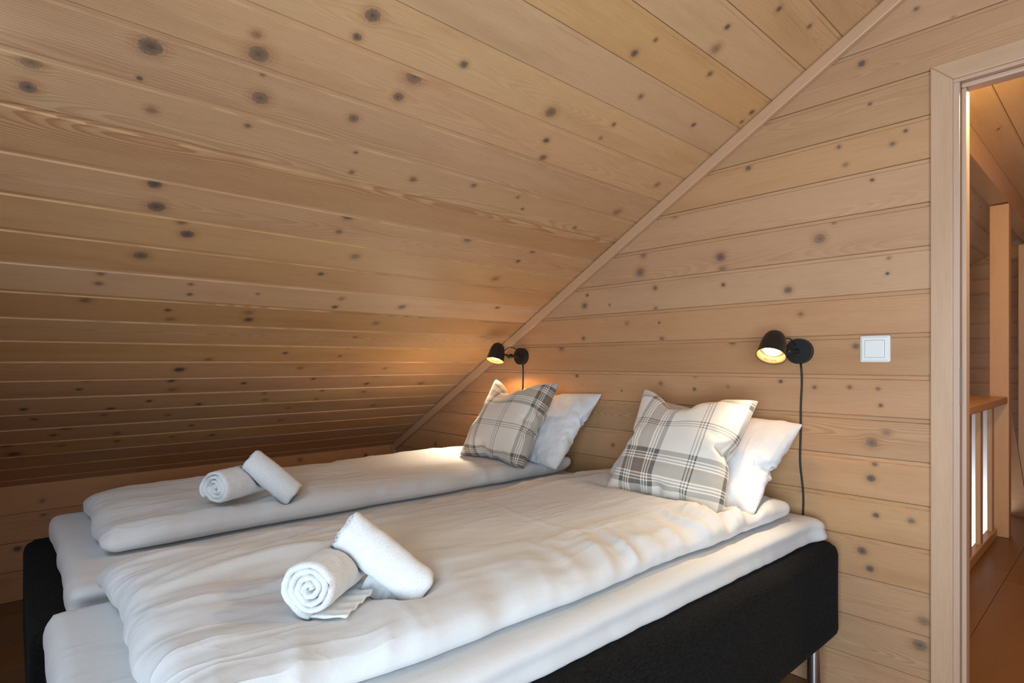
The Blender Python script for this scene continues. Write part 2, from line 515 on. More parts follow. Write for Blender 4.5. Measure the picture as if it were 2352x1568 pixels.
KNOT_GABLE="-0.61 2.089 0.014;-0.989 1.841 0.013;-0.678 1.835 0.009;-0.658 1.77 0.01;-0.586 1.949 0.008;-0.523 1.802 0.01;-0.58 1.701 0.008;-1.3 1.723 0.014;-1.456 1.577 0.017;-1.474 1.505 0.025;-1.1 1.522 0.024;-1.093 1.47 0.019;-1.089 1.412 0.01;-1.397 1.429 0.013;-1.789 1.381 0.019;-1.773 1.43 0.01;-0.844 1.369 0.017;-0.738 1.536 0.022;-0.693 1.585 0.009;-0.801 1.28 0.011;-1.394 1.341 0.011;-1.797 1.225 0.013;-1.544 1.285 0.012;-1.377 1.279 0.007;-1.364 1.21 0.013;-1.938 1.182 0.02;-1.052 1.19 0.017;-1.838 1.045 0.011;-1.369 1.021 0.011;-1.208 1.054 0.009;-1.212 1.002 0.009;-1.572 0.982 0.006;-1.07 1.016 0.007;-0.87 1.041 0.009;-0.755 1.024 0.009;-0.646 1.027 0.009;-0.563 1.025 0.008;-0.556 0.972 0.008;-0.54 0.886 0.014;-0.581 0.85 0.021;-0.573 0.781 0.01;-0.583 0.734 0.016;-1.621 0.732 0.012;-1.646 0.615 0.012;-0.804 0.665 0.012;-0.569 0.617 0.011;-0.473 0.618 0.012;-0.609 0.493 0.017;-0.586 0.44 0.014;-0.441 0.318 0.019;-0.451 0.24 0.023;-0.627 1.163 0.013;-0.537 1.393 0.007;-0.533 1.442 0.007;-1.641 1.374 0.008;-0.46 2.201 0.009;-0.368 2.134 0.006;-0.488 1.833 0.008;-2.607 0.709 0.015;-3.024 0.589 0.019;-1.938 0.724 0.015"
KNOT_KNEE="1.455 0.505 0.019;0.212 0.388 0.017;0.118 0.243 0.018;1.903 0.483 0.015"

# ------------------------------------------------------------------ the room
Y0 = -.76                                  # wall behind the camera
XR = 1.30                                   # right wall
HALLY = 6.60                                # far gable of the landing
PW = .1345                                  # cover width of ceiling boards
WW = .1328                                  # cover width of wall boards


def roof(name, y0, y1, vmax, knots, label, auto):
    e = structure(empty(name, (KX, y0, KZ)), label)
    v = .083-PW
    while v < vmax:
        lo = max(v, 0.)
        wd = v+PW-lo
        P = Vector((C30*lo, 0, S30*lo))
        mtx = Matrix(((0, C30, S30, P.x), (1, 0, 0, 0), (0, S30, -C30, P.z), (0, 0, 0, 1)))
        ks = [(k[0]-y0, k[1]-lo, k[2]*.8) for k in knots if lo <= k[1] < lo+wd]
        plank(e, y1-y0, wd, mtx, M['pine_ceiling'], ks, auto if v > 3.75 or auto == 4 else 0)
        v += PW
    return e


VMAX = (XR-KX)/C30
roof('ceiling', Y0, D-.001, VMAX, parse(KNOT_CEIL), 'sloping ceiling of glazed pine boards over the beds', 7)
GK = parse(KNOT_GABLE)
DX0, DX1, DZ = -.372, .46, 1.965            # door opening in the wall
CW = .055                                    # casing width


def wall_boards(e, y, sgn, zmax, spans, mt, knots, auto, xr=XR, z00=.006):
    """horizontal boards on a plane of constant y, visible side towards sgn; spans(z0, z1) -> list of (x0, x1, cut by slope?)"""
    k = 0
    while z00+k*WW < zmax:
        lo = z00+k*WW
        hi = lo+WW
        if k == 0 and lo > 0: lo = 0.
        W = hi-lo
        for x0, x1, slope in spans(lo, hi):
            if sgn < 0:
                mtx = Matrix(((1, 0, 0, x0), (0, 0, -1, y), (0, 1, 0, lo), (0, 0, 0, 1)))
            else:
                mtx = Matrix(((-1, 0, 0, x1), (0, 0, 1, y), (0, 1, 0, lo), (0, 0, 0, 1)))
            ks = [(kk[0]-x0, kk[1]-lo, kk[2]*.8) for kk in knots if lo <= kk[1] < hi and x0 <= kk[0] < x1]
            cut = (0, 0)
            if slope: cut = (max(KX, KX+(lo-KZ)/math.tan(PI/6))-x0, 1/math.tan(PI/6) if lo > KZ else 0)
            if sgn < 0: plank(e, x1-x0, W, mtx, mt, ks, auto if not knots or x0 > 0 else 0, cutA=cut)
            else: plank(e, x1-x0, W, mtx, mt, ks, auto, cutB=(-cut[0], -cut[1]))
        k += 1


def gable_spans(lo, hi):
    sl = KX if hi <= KZ+.09 else KX
    if lo < DZ-.02:
        return [(sl, DX0-.004, True), (DX1+.004, XR, False)]
    return [(sl, XR, True)]


wb = structure(empty('wall_back', (0, 0, 0)), 'headboard wall of horizontal glazed pine boards with the doorway')
wall_boards(wb, D, -1, 3.30, lambda a, b: gable_spans(a, b), M['pine_wall'], GK, 4)
# knee wall under the slope
wl = structure(empty('wall_left', (KX, Y0, 0)), 'low knee wall of pine boards under the slope')
k = 0
KN = parse(KNOT_KNEE)
while .006+k*WW < KZ:
    lo = .006+k*WW
    if k == 0: lo = 0.
    hi = min(.006+(k+1)*WW, KZ+.004)
    mtx = Matrix(((0, 0, 1, 0), (1, 0, 0, 0), (0, 1, 0, lo), (0, 0, 0, 1)))
    ks = [(q[0]-Y0, q[1]-lo, q[2]*.8) for q in KN if lo <= q[1] < hi]
    plank(wl, D-Y0, hi-lo, mtx, M['pine_wall'], ks, 1)
    k += 1
# back wall with the window (behind the camera) and right wall
wf = structure(empty('wall_front', (0, 0, 0)), 'pine boarded wall behind the camera with the window')
WX0, WX1, WZ0, WZ1 = -.24, 1.20, .44, 1.56


def front_spans(lo, hi):
    if hi > WZ0 and lo < min(WZ1, roof_z(WX0)):
        return [(KX, WX0, True), (WX1, XR, False)]
    return [(KX, XR, True)]


wall_boards(wf, Y0, 1, 3.30, front_spans, M['pine_wall'], [], 3)
wr = structure(empty('wall_right', (XR, Y0, 0)), 'pine boarded wall on the right')
k = 0
me0 = plank_mesh(D-Y0, WW, ks=random_knots(D-Y0, WW, 5))
me0.materials.append(M['pine_wall'])
while .006+k*WW < 3.3:
    lo = .006+k*WW
    mtx = Matrix(((0, 0, -1, 0), (-1, 0, 0, D-Y0), (0, 1, 0, lo), (0, 0, 0, 1)))
    plank(wr, D-Y0, WW, mtx, M['pine_wall'], (), 4, me=me0)
    k += 1
# window in the front wall: frame, mullion, panes
wn = structure(empty('window_1', (0, Y0, 0)), 'window behind the camera')
for a in ((WX0-.05, WX1+.05, WZ0-.05, WZ0+.03, 'x'), (WX0-.05, WX1+.05, WZ1-.03, WZ1+.05, 'x'), (WX0-.05, WX0+.03, WZ0+.03, WZ1-.03, 'z'), (WX1-.03, WX1+.05, WZ0+.03, WZ1-.03, 'z'), ((WX0+WX1)/2-.03, (WX0+WX1)/2+.03, WZ0+.03, WZ1-.03, 'z')):
    board('frame_bar', a[0], a[1], -.05, .02, a[2], a[3], a[4], wn, M['pine_trim'])

ff = structure(empty('fill_frame', tuple(rp)), 'added frame around the unseen fill light in the slope behind the camera')  # made-up frame around the added fill light, never in view
for a in ((-.31, -.27, -.30, .30), (.27, .31, -.30, .30), (-.27, .27, -.30, -.26), (-.27, .27, .26, .30)):
    mtx = Matrix(((0, C30, S30, 0), (1, 0, 0, 0), (0, S30, -C30, 0), (0, 0, 0, 1)))
    o = obj('frame_bar', bx(a[2], a[3], a[0]-.03*(a[0] < -.3), a[1]+.03*(a[1] > .3), -.01, .012, bev=.002), M['pine_trim'], ff, mtx)
    o['seed'] = .4

# floor of the bedroom and landing: boards along y
fl = structure(empty('floor', (0, 0, 0)), 'floor of warm brown wooden boards')
x = KX-.015
FW = .193
rows = 0
rf = random.Random(11)
while x < XR+.1:
    y = Y0-.02-rf.random()*1.2
    while y < HALLY:
        L = 1.85
        a, b2 = max(y, Y0-.02), min(y+L, HALLY+.02 if not -1.85 < x < -.70 else 2.60)      # the stairwell is open
        if b2-a > .05:
            o = board('plank', x+.0006, x+FW-.0006, a+.0005, b2-.0005, -.02, 0, 'y', fl, M['floor_wood'], bev=.0012, seed=rf.random())
        y += L
    x += FW

# mouldings: batten along the slope, corner batten
t1 = structure(empty('trim_1', (0, 0, 0)), 'pine batten where the sloping ceiling meets the headboard wall')
L = (XR+.05-KX)/C30
mtx = Matrix(((C30, -S30, 0, KX), (0, 0, -1, D), (S30, C30, 0, KZ), (0, 0, 0, 1)))
bm = bx(.0, L, -.047, -.003, .0, .024, bev=.004, seg=2)
o = obj('batten', bm, M['pine_trim'], t1, mtx)
o['seed'] = .37
t2 = structure(empty('trim_2', (0, 0, 0)), 'short upright batten in the corner of knee wall and headboard wall')
board('batten', KX+.002, KX+.034, D-.022, D-.001, 0, KZ-.03, 'z', t2, M['pine_trim'], seed=.71)

# ------------------------------------------------------------------ doorway
dr = structure(empty('door_1', (0, D, 0)), 'open doorway in the headboard wall with pine casing')
TW = .024                                    # casing thickness, proud of the boards
XI, XI2 = DX0+.006, DX1-.006


def mitred(name, pts, y0, y1, mt, axis, bev=.003):
    """casing piece with mitred end: outline in x-z, thickness y0..y1; local x along the grain"""
    c = Vector((sum(p[0] for p in pts)/len(pts), (y0+y1)/2, sum(p[1] for p in pts)/len(pts)))
    bm = bmesh.new()
    lo = [bm.verts.new((p[0]-c.x, y0-c.y, p[1]-c.z)) for p in pts]
    hi = [bm.verts.new((p[0]-c.x, y1-c.y, p[1]-c.z)) for p in pts]
    n = len(pts)
    bm.faces.new(lo); bm.faces.new(hi[::-1])
    for i in range(n): bm.faces.new((lo[i], hi[i], hi[(i+1) % n], lo[(i+1) % n]))
    bmesh.ops.recalc_face_normals(bm, faces=bm.faces)
    bmesh.ops.bevel(bm, geom=[e for e in bm.edges], offset=bev, segments=2, affect='EDGES', profile=.5)
    R = Matrix(((1, 0, 0), (0, 1, 0), (0, 0, 1))) if axis == 'x' else Matrix(((0, 1, 0), (0, 0, 1), (1, 0, 0)))
    # local = R^T * world
    if axis == 'z':
        R = Matrix(((0, 0, 1), (0, 1, 0), (-1, 0, 0)))
    bmesh.ops.transform(bm, matrix=R.transposed().to_4x4(), verts=bm.verts)
    o = obj(name, bm, mt, dr, Matrix.Translation(c-Vector((0, D, 0))) @ R.to_4x4())
    o['seed'] = rnd.random()
    return o


XO, XO2, ZO, ZI = XI-CW, XI2+CW, 2.0, 2.0-CW
M['pine_casing'] = pine('glazed_pine_casing', lin(200, 166, 136), lin(160, 112, 78), KNOT, knots=0, tint=.3, ring=1.2)
mitred('casing', [(XO, 0), (XI, 0), (XI, ZI), (XO, ZO)], D-TW+.006, D-.0005, M['pine_casing'], 'z')
mitred('casing', [(XI2, 0), (XO2, 0), (XO2, ZO), (XI2, ZI)], D-TW+.006, D-.0005, M['pine_casing'], 'z')
mitred('casing', [(XO, ZO), (XI, ZI), (XI2, ZI), (XO2, ZO)], D-TW+.006, D-.0005, M['pine_casing'], 'x')
YJ = 2.176                                   # landing side of the frame
M['pine_jamb'] = pine('glazed_pine_jamb', lin(198, 166, 142), lin(168, 128, 100), KNOT, knots=0, tint=.3, ring=.5)
off = -D
def jb(name, x0, x1, y0, y1, z0, z1, ax, bev=.002):
    return board(name, x0, x1, y0+off, y1+off, z0, z1, ax, dr, M['pine_jamb'], bev=bev, seg=2)
jb('jamb', DX0-.004, DX0+.0207, D-.010, YJ, 0, DZ-.03, 'z')
jb('door_stop', DX0+.021, DX0+.034, D+.008, YJ, 0, DZ-.045, 'z', .004)
jb('jamb', DX1-.020, DX1+.004, D-.010, YJ, 0, DZ-.03, 'z')
jb('door_stop', DX1-.034, DX1-.021, D+.008, YJ, 0, DZ-.045, 'z', .004)
jb('head_jamb', DX0-.004, DX1+.004, D-.010, YJ, DZ-.0295, DZ+.004, 'x')
jb('head_stop', DX0+.021, DX1-.021, D+.008, YJ, DZ-.0445, DZ-.030, 'x', .004)
st = obj('strike_plate', bx(0, .0012, -.007, .008, -.055, .055, bev=.0006), M['steel'], dr, Matrix.Translation((DX0+.0209, -.002, 1.04)))
st['label'] = 'grey steel strike plate on the left jamb'

# ------------------------------------------------------------------ landing beyond the doorway
roof('ceiling', D+.058, HALLY, VMAX, [], 'sloping pine ceiling of the landing', 4)
hb = structure(empty('wall_back', (0, 0, 0)), 'far boarded wall of the landing')
wall_boards(hb, HALLY, -1, 2.6, lambda a, b: [(max(KX, -2.6), XR, False)] if a < .55 else [(max(KX+(a-KZ)/math.tan(PI/6), -2.6), XR, False)], M['pine_wall'], [], 7)
hs = structure(empty('wall_front', (0, 0, 0)), 'landing side of the bedroom wall')
wall_boards(hs, D+.056, 1, 3.2, lambda a, b: [(XI-.01-2.2, DX0-.006, False), (DX1+.006, XR, False)] if a < DZ-.02 else [(max(-2.6, KX+(a-KZ)/math.tan(PI/6)), XR, False)], M['pine_wall'], [], 0)
hr = structure(empty('wall_right', (XR, D+.058, 0)), 'right wall of the landing')
me1 = plank_mesh(HALLY-D-.058, WW, ks=random_knots(4.3, WW, 6)); me1.materials.append(M['pine_wall'])
k = 0
while .006+k*WW < 3.3:
    mtx = Matrix(((0, 0, -1, 0), (-1, 0, 0, HALLY-D-.058), (0, 1, 0, .006+k*WW), (0, 0, 0, 1)))
    plank(hr, HALLY-D-.058, WW, mtx, M['pine_wall'], (), 3, me=me1)
    k += 1

# landing furniture: post, roof beam, railing with wide top board, stair stringer
po = tag(empty('timber_post', (-.592, 4.81, 0)), 'square timber post at the end of the railing on the landing', 'post')
board('shaft', -.048, .048, -.048, .048, 0, 2.115, 'z', po, M['pine_post'], .004, 2)
be = tag(empty('roof_beam', (-.592, 4.4, 2.12)), 'heavy timber beam under the landing ceiling, resting on the post', 'beam')
board('beam', -.048, .048, -2.12, 2.18, 0, .15, 'y', be, M['pine_post'], .004, 2)
ra = tag(empty('stair_railing', (-.62, 3.3, 0)), 'railing of upright boards with a wide top board seen through the doorway', 'railing')
board('top_board', -.14, .07, -1.0, 1.458, .85, .892, 'y', ra, M['pine_post'], .004, 2)
board('bottom_rail', -.02, .02, -1.0, 1.45, .0, .055, 'y', ra, M['pine_post'], .003)
for i, (a, b2) in enumerate(((2.33, 2.62), (2.68, 2.97), (3.03, 3.32), (3.38, 3.67), (3.71, 3.97), (4.23, 4.31), (4.62, 4.70))):
    board('upright_board', -.012, .012, a-3.3, b2-3.3, .055, .85, 'z', ra, M['pine_post'], .002)
po2 = tag(empty('timber_post', (-.52, 6.0, 0)), 'pale timber post at the right edge of the doorway view, farther back than the railing', 'post')
board('shaft', -.105, .10, -.05, .05, 0, 2.03, 'z', po2, M['pine_post'], .004, 2)
ss = tag(empty('staircase', (-.62, 5.5, 0)), 'dark wooden side of the staircase behind the railing post', 'staircase')
bm = bmesh.new()
P = [(0, 0), (0, .80), (.075, .20), (.30, .20), (.30, 0)]
lo = [bm.verts.new((p[0], 0, p[1])) for p in P]; hi = [bm.verts.new((p[0], .04, p[1])) for p in P]
bm.faces.new(lo); bm.faces.new(hi[::-1])
for i in range(5): bm.faces.new((lo[i], hi[i], hi[(i+1) % 5], lo[(i+1) % 5]))
bmesh.ops.recalc_face_normals(bm, faces=bm.faces)
o = obj('stringer', bm, M['floor_wood'], ss); o['seed'] = .2
o = board('tread', .0, .60, .045, .30, .17, .205, 'x', ss, M['floor_wood'], .003)
sw = structure(empty('wall_left', (-1.02, 5.5, 0)), 'white painted wall of the stairwell behind the railing')
obj('panel', bx(-.60, .36, 0, .03, -1.3, .84), M['white_paint'], sw)


def glow_lamp(loc, power, label):
    hl = tag(empty('ceiling_lamp', loc), label, 'lamp')
    obj('canopy', lathe([(0, .062), (.05, .062), (.05, .085), (0, .085)], 24), M['white_paint'], hl)
    obj('rod', lathe([(0, .08), (.006, .08), (.006, .30), (0, .30)], 10), M['steel'], hl)
    obj('shade', lathe([(0, 0), (.06, .0), (.075, .02), (.075, .05), (.05, .062), (0, .062)], 28), M['warm_glass'], hl)
    l = bpy.data.lights.new('landing_glow', 'POINT'); l.energy = power; l.color = (1, .74, .36); l.shadow_soft_size = .06
    o = bpy.data.objects.new('landing_glow', l); COL.objects.link(o); o.parent = hl; o.location = (0, 0, -.075)


M['warm_glass'] = plain('warm_glass', (1, .8, .5, 1), .5, emit=(1, .70, .38, 1), strength=6)
glow_lamp((.0, 2.55, 2.14), 42, 'small warm ceiling lamp of the landing beside the doorway')
glow_lamp((.45, 4.1, 2.48), 3, 'small warm ceiling lamp of the landing farther from the doorway')

# ------------------------------------------------------------------ light switch
sw_ = tag(empty('light_switch', (-.570, D, 1.1535)), 'square white light switch on the boards beside the doorway', 'switch')
bm = bmesh.new()


def ring_plate(bm, w0, w1, y0, y1, r):
    """square frame with a sloping face: outer half width w0 at depth y0, inner w1 at depth y1"""
    def sq(h, y, rr, n=6):
        P = []
        for cx, cz, a0 in ((h-rr, h-rr, 0), (-h+rr, h-rr, PI/2), (-h+rr, -h+rr, PI), (h-rr, -h+rr, 1.5*PI)):
            for i in range(n+1):
                a = a0+PI/2*i/n
                P.append(bm.verts.new((cx+rr*math.cos(a), y, cz+rr*math.sin(a))))
        return P
    rings = [sq(w0, -.0003, r), sq(w0, y0+.0015, r), sq(w0-.0018, y0, r-.001), sq(w1+.006, y1, .003), sq(w1+.0035, y1, .0025), sq(w1, y1, .002), sq(w1, -.004, .002)]
    for a, b2 in zip(rings, rings[1:]):
        n = len(a)
        for i in range(n): bm.faces.new((a[i], a[(i+1) % n], b2[(i+1) % n], b2[i]))
    bmesh.ops.recalc_face_normals(bm, faces=bm.faces)


ring_plate(bm, .0425, .0285, -.0085, -.0125, .006)
obj('frame', bm, M['plastic'], sw_)
obj('gap', bx(-.0284, .0284, -.0090, -.0005, -.0284, .0284), M['plastic_gap'], sw_)
bm = bx(-.0279, .0274, -.0125, -.006, -.0277, .0277, bev=.0012, seg=2)
for v in bm.verts: v.co.y -= (v.co.x+.027)*.045
obj('rocker', bm, M['plastic'], sw_)

# ------------------------------------------------------------------ wall lamps


def wall_lamp(x, z, rim, d, label, power, cablepts, spill):
    t = tag(empty('wall_lamp', (x, D, z)), label, 'lamp', None)
    W_ = Vector((x, D, z))
    obj('rosette', lathe([(0, -.0005), (.0425, -.0005), (.0438, .002), (.0438, .011), (.0428, .0125), (.0438, .014), (.0438, .027), (.0425, .0295), (0, .030)], 44),
        M['black_metal'], t, frame_matrix((0, 0, 0), (0, -1, 0)), smooth=False)
    for ang in (20, 160):
        obj('screw', lathe([(0, .0), (.0022, .0), (.0022, .0016), (0, .002)], 10), M['black_metal'], t,
            frame_matrix((.034*math.cos(math.radians(-ang)), -.0295, .034*math.sin(math.radians(-ang))), (0, -1, 0)))
    d = Vector(d).normalized()
    rim = Vector(rim)-W_
    top = rim-d*.098
    # shade: bell with thin wall; local z from rim (0) to dome (.098)
    out = [(.0470, 0), (.0468, .0015), (.0445, .010), (.0425, .024), (.0405, .044), (.0375, .062), (.0330, .077), (.0265, .088), (.0170, .0955), (.0080, .0978), (0, .0982)]
    inn = [(0, .0962), (.0160, .0935), (.0250, .0862), (.0315, .0755), (.0360, .061), (.0390, .044), (.0411, .024), (.0432, .010), (.0460, .0012)]
    mtx = frame_matrix(rim, -d)
    sh = obj('lamp_shade', lathe(out+inn, 48, close=True), M['black_metal'], t, mtx, smooth=True)
    obj('reflector', lathe([(.0455, .0018), (.0426, .010), (.0405, .024), (.0385, .040), (.0372, .0405), (.0400, .024), (.0421, .010), (.0450, .0014)], 48, close=True), M['shade_inside'], sh, smooth=True)
    obj('baffle', lathe([(.0398, .026), (.0398, .030), (.0272, .033), (.0272, .029)], 44, close=True), M['shade_inside'], sh, smooth=False)
    b_ = obj('bulb', lathe([(0, .0165), (.022, .0175), (.0265, .020), (.0265, .030), (.018, .060), (0, .062)], 36), M['bulb'], sh, smooth=True)
    # tiny rating stamped inside the shade, on the side turned to the bed
    away = (rim+W_-Vector((0, 0, EYE))).normalized()
    e = (away-d*away.dot(d)).normalized()
    tc = bpy.data.curves.new('rating_text', 'FONT'); tc.body = 'MAX. 8.0W'; tc.size = .0085; tc.align_x = 'CENTER'; tc.extrude = .0002
    to = bpy.data.objects.new('rating_text', tc); COL.objects.link(to)
    bpy.context.view_layer.update()
    tm = bpy.data.meshes.new_from_object(to.evaluated_get(bpy.context.evaluated_depsgraph_get()))
    bpy.data.objects.remove(to)
    el = sh.matrix_local.to_3x3().transposed() @ e
    a0 = math.atan2(el.y, el.x)
    for v in tm.vertices:
        # wound on the inner wall: reading left to right for someone looking in
        an = a0-v.co.x/.042
        zz = .0085+v.co.y
        rr = .0437-.0022*zz/.010-.0006+v.co.z
        v.co = (rr*math.cos(an), rr*math.sin(an), zz)
    obj('rating_text', tm, M['stamp'], sh)
    # joint from rosette to the back of the shade
    back = rim-d*.052
    side = Vector((0, 1, 0)); side = (side-d*side.dot(d)).normalized()
    att = back+side*.040
    stem = Vector((0, -.030, .0))
    kn = Vector((stem.x*.4+att.x*.6, att.y*.55+stem.y*.45, stem.z*.5+att.z*.5-.004))
    obj('arm', tube([(0, -.028, 0), (0, -.040, 0), kn*.7+Vector((0, -.012, 0)), kn], [.0085, .0085, .0075, .0075], 14), M['black_metal'], t, smooth=True)
    obj('swivel', lathe([(0, -.012), (.0098, -.012), (.0108, -.009), (.0108, .009), (.0098, .012), (0, .012)], 20), M['black_metal'], t, frame_matrix(kn, (1, .2, .25)), smooth=False)
    obj('arm', tube([kn, kn*.5+att*.5, att], .0068, 14), M['black_metal'], t, smooth=True)
    lp = []
    a0 = Vector((-.008, -.030, .020)); a1 = att+Vector((0, .002, .006))
    for i in range(15):
        u = i/14
        p = a0.lerp(a1, u)
        p += Vector((.004, 0, 1))*(.030*math.sin(PI*u)**.8)
        lp.append(p)
    obj('loop_cable', tube(lp, .0022, 8), M['black_rubber'], t, smooth=True)
    ca = obj('power_cable', tube([Vector(p)-W_ for p in cablepts], .0033, 8), M['black_rubber'], t, smooth=True)
    for nm, ang, bl, en, lc in (('bulb_beam', 82, 1., power, (1, .85, .64)), ('bulb_spill', 178, .25, spill, (1, .56, .21))):
        l = bpy.data.lights.new(nm, 'SPOT'); l.energy = en; l.color = lc; l.shadow_soft_size = .018
        l.spot_size = math.radians(ang); l.spot_blend = bl
        lo = bpy.data.objects.new(nm, l); COL.objects.link(lo); lo.parent = t
        lo.matrix_local = frame_matrix(rim-d*.013, -d)
    return t


def wavy(x0, z0, x1, z1, y, amp, n=26, seed=1):
    r = random.Random(seed); ph = r.random()*6
    P = []
    for i in range(n):
        u = i/(n-1)
        P.append((x0+(x1-x0)*u+amp*math.sin(ph+u*7.5)*math.sin(PI*min(1, u*1.2+.1))+amp*.4*math.sin(u*17+ph), y+.0015*math.sin(u*11), z0+(z1-z0)*u))
    return P


wall_lamp(-.800, 1.149, (-.8135, 1.905, 1.148-.018), (.068, -.564, -.822), 'black wall lamp on the headboard wall beside the light switch', 12,
          wavy(-.802, 1.108, -.79, .50, D-.0055, .006), 2.5)
wall_lamp(-2.215, 1.142, (-2.2415, 1.944, 1.128-.010), (.093, -.366, -.925), 'black wall lamp low under the slope above the far cushion', 38,
          wavy(-2.215, 1.101, -2.21, .50, D-.0055, .004, seed=3), 7.5)

# ------------------------------------------------------------------ cloth
SIMS = []


def two_layer(w, l, nx, ny, g=.012):
    """flat case of two sheets sewn along their rim; returns verts, faces, rest uv, which side"""
    V, F, U, idx = [], [], [], {}
    def vid(i, j, k):
        e = i in (0, nx) or j in (0, ny)
        key = (i, j, 0 if e else k)
        if key not in idx:
            idx[key] = len(V)
            U.append((w*i/nx, l*j/ny))
            V.append((w*(i/nx-.5), l*(j/ny-.5), 0 if e else (g if k else -g)))
        return idx[key]
    for i in range(nx):
        for j in range(ny):
            F.append((vid(i, j, 1), vid(i+1, j, 1), vid(i+1, j+1, 1), vid(i, j+1, 1)))
            F.append((vid(i, j, 0), vid(i, j+1, 0), vid(i+1, j+1, 0), vid(i+1, j, 0)))
    me = bpy.data.meshes.new('cloth')
    me.from_pydata(V, [], F)
    uv = me.uv_layers.new(name='cloth')
    for p in me.polygons:
        for li in p.loop_indices:
            uv.data[li].uv = U[me.loops[li].vertex_index]
    return me


def run_cloth(me, frames, pressure, tension=15., bend=.5, shrink=0., mass=.3, grav=0., quality=6):
    """lets the sewn case fill with air; the mesh keeps the resulting shape"""
    o = bpy.data.objects.new('cloth', me)
    COL.objects.link(o)
    m = o.modifiers.new('cloth', 'CLOTH')
    s = m.settings
    s.quality = quality; s.mass = mass
    s.tension_stiffness = s.compression_stiffness = tension
    s.shear_stiffness = 5; s.bending_stiffness = bend
    s.use_pressure = True; s.uniform_pressure_force = pressure
    s.effector_weights.gravity = grav; s.shrink_min = shrink; s.air_damping = 5
    m.collision_settings.use_collision = False
    m.point_cache.frame_start = 1; m.point_cache.frame_end = frames
    for f in range(1, frames+1): sc.frame_set(f)
    ev = o.evaluated_get(bpy.context.evaluated_depsgraph_get())
    t = ev.to_mesh()
    co = np.empty(len(t.vertices)*3); t.vertices.foreach_get('co', co)
    ev.to_mesh_clear()
    bpy.data.objects.remove(o)
    me.vertices.foreach_set('co', co)
    sc.frame_set(1)
    return co.reshape(-1, 3)


def put(me, co):
    me.vertices.foreach_set('co', np.asarray(co, dtype=np.float64).ravel()); me.update()


def subdivide(o, n=1):
    m = o.modifiers.new('subdivision', 'SUBSURF'); m.levels = n; m.render_levels = n
    return o


def fbm(p, s, o=(0, 0, 0), n=3):
    return noise.fractal(Vector((p[0]*s[0]+o[0], p[1]*s[1]+o[1], p[2]*s[2]+o[2])), 1.0, 2.1, n)


def cushion(name, me, mt, loc, rx, rz, tilt, label, cat, group=None):
    """lean: rotation about its own bottom edge; local x width, y height, z front"""
    o = obj(name, me, mt, None, None, smooth=True)
    R = Matrix.Rotation(rz, 4, 'Z') @ Matrix.Rotation(rx, 4, 'X') @ Matrix.Rotation(tilt, 4, 'Z')
    o.matrix_world = Matrix.Translation(loc) @ R
    far = max((o.matrix_world @ v.co).y for v in me.vertices)
    if far > D-.010: o.location.y -= far-D+.010
    subdivide(o)
    return tag(o, label, cat, group)


def folds(p, seed, sx, sy, sharp=1.6):
    """long soft folds with sharper valleys, running along y"""
    wx = fbm((p[0], p[1], 0), (2.2, 1.6, 1), (seed, 1, 0), 2)*.05
    n_ = fbm((p[0]+wx, p[1], 0), (sx, sy, 1), (seed, 0, 0), 2)
    return 1-abs(n_)**.8*sharp


def rim_of(me, co, w, h):
    """seam points of a sewn case: {side: [(position along it, offset)]}"""
    out = {k: {} for k in 'lrbt'}
    uv = me.uv_layers['cloth'].data
    for l_ in me.loops:
        u, v = uv[l_.index].uv
        i = l_.vertex_index
        if u < 1e-5: out['l'][i] = (co[i][1], co[i][0])
        if u > w-1e-5: out['r'][i] = (co[i][1], co[i][0])
        if v < 1e-5: out['b'][i] = (co[i][0], co[i][1])
        if v > h-1e-5: out['t'][i] = (co[i][0], co[i][1])
    return {k: list(d.values()) for k, d in out.items()}


def case(w, h, nx, ny, flat, dent, press, tension, bend, seed, mass=.3, frames=36, fold=0., straight=.5):
    me = two_layer(w, h, nx, ny)
    co = run_cloth(me, frames, press, tension, bend, mass=mass)
    r = random.Random(seed)
    ox = r.random()*40
    out = []
    # the seams of a well filled case run nearly straight
    edge = {k: sorted(v) for k, v in rim_of(me, co, w, h).items()}
    def rim(k, t):
        e = edge[k]
        return float(np.interp(t, [q[0] for q in e], [q[1] for q in e]))
    ext = {k: max(abs(q[1]) for q in e) for k, e in edge.items()}
    for x, y, z in co:
        tx, ty = x, y
        x *= 1+straight*(ext['r' if x > 0 else 'l']/max(.05, abs(rim('r' if x > 0 else 'l', ty)))-1)*min(1, abs(tx)/(w*.5))**1.5
        y *= 1+straight*(ext['t' if y > 0 else 'b']/max(.05, abs(rim('t' if y > 0 else 'b', tx)))-1)*min(1, abs(ty)/(h*.5))**1.5
        z *= flat
        if fold:
            f_ = folds((x*.8+y*.6, y*.8-x*.6, 0), seed*3.1, 9, 3)
            f2 = folds((x*.5-y*.9, y*.5+x*.9, 0), seed*5.3, 13, 4)
            z += (1 if z > 0 else -1)*fold*((f_-.6)+.5*(f2-.6))*min(1, abs(z)/.02)*(1.25-1.1*(y/h+.5))
        # chop in the middle of the top edge
        if dent:
            q = math.exp(-((x-dent[1])/.085)**2)*max(0, (y/h+.5-.35)/.65)**2
            y -= dent[0]*q
            z *= 1-.25*q
        # sag: the filling settles towards the bottom
        z *= 1.06-.22*(y/h)
        nz = fbm((x, y, z), (7, 7, 7), (ox, 0, 0), 3)
        z += .004*nz*(1 if z > 0 else -1)
        out.append((x, y, z))
    put(me, out)
    return me


# origin of each cushion = middle of its bottom edge
def ground(me, h):
    n = len(me.vertices)
    co = np.empty(n*3); me.vertices.foreach_get('co', co); co = co.reshape(-1, 3)
    co[:, 1] -= co[:, 1].min()
    put(me, co)
    return me


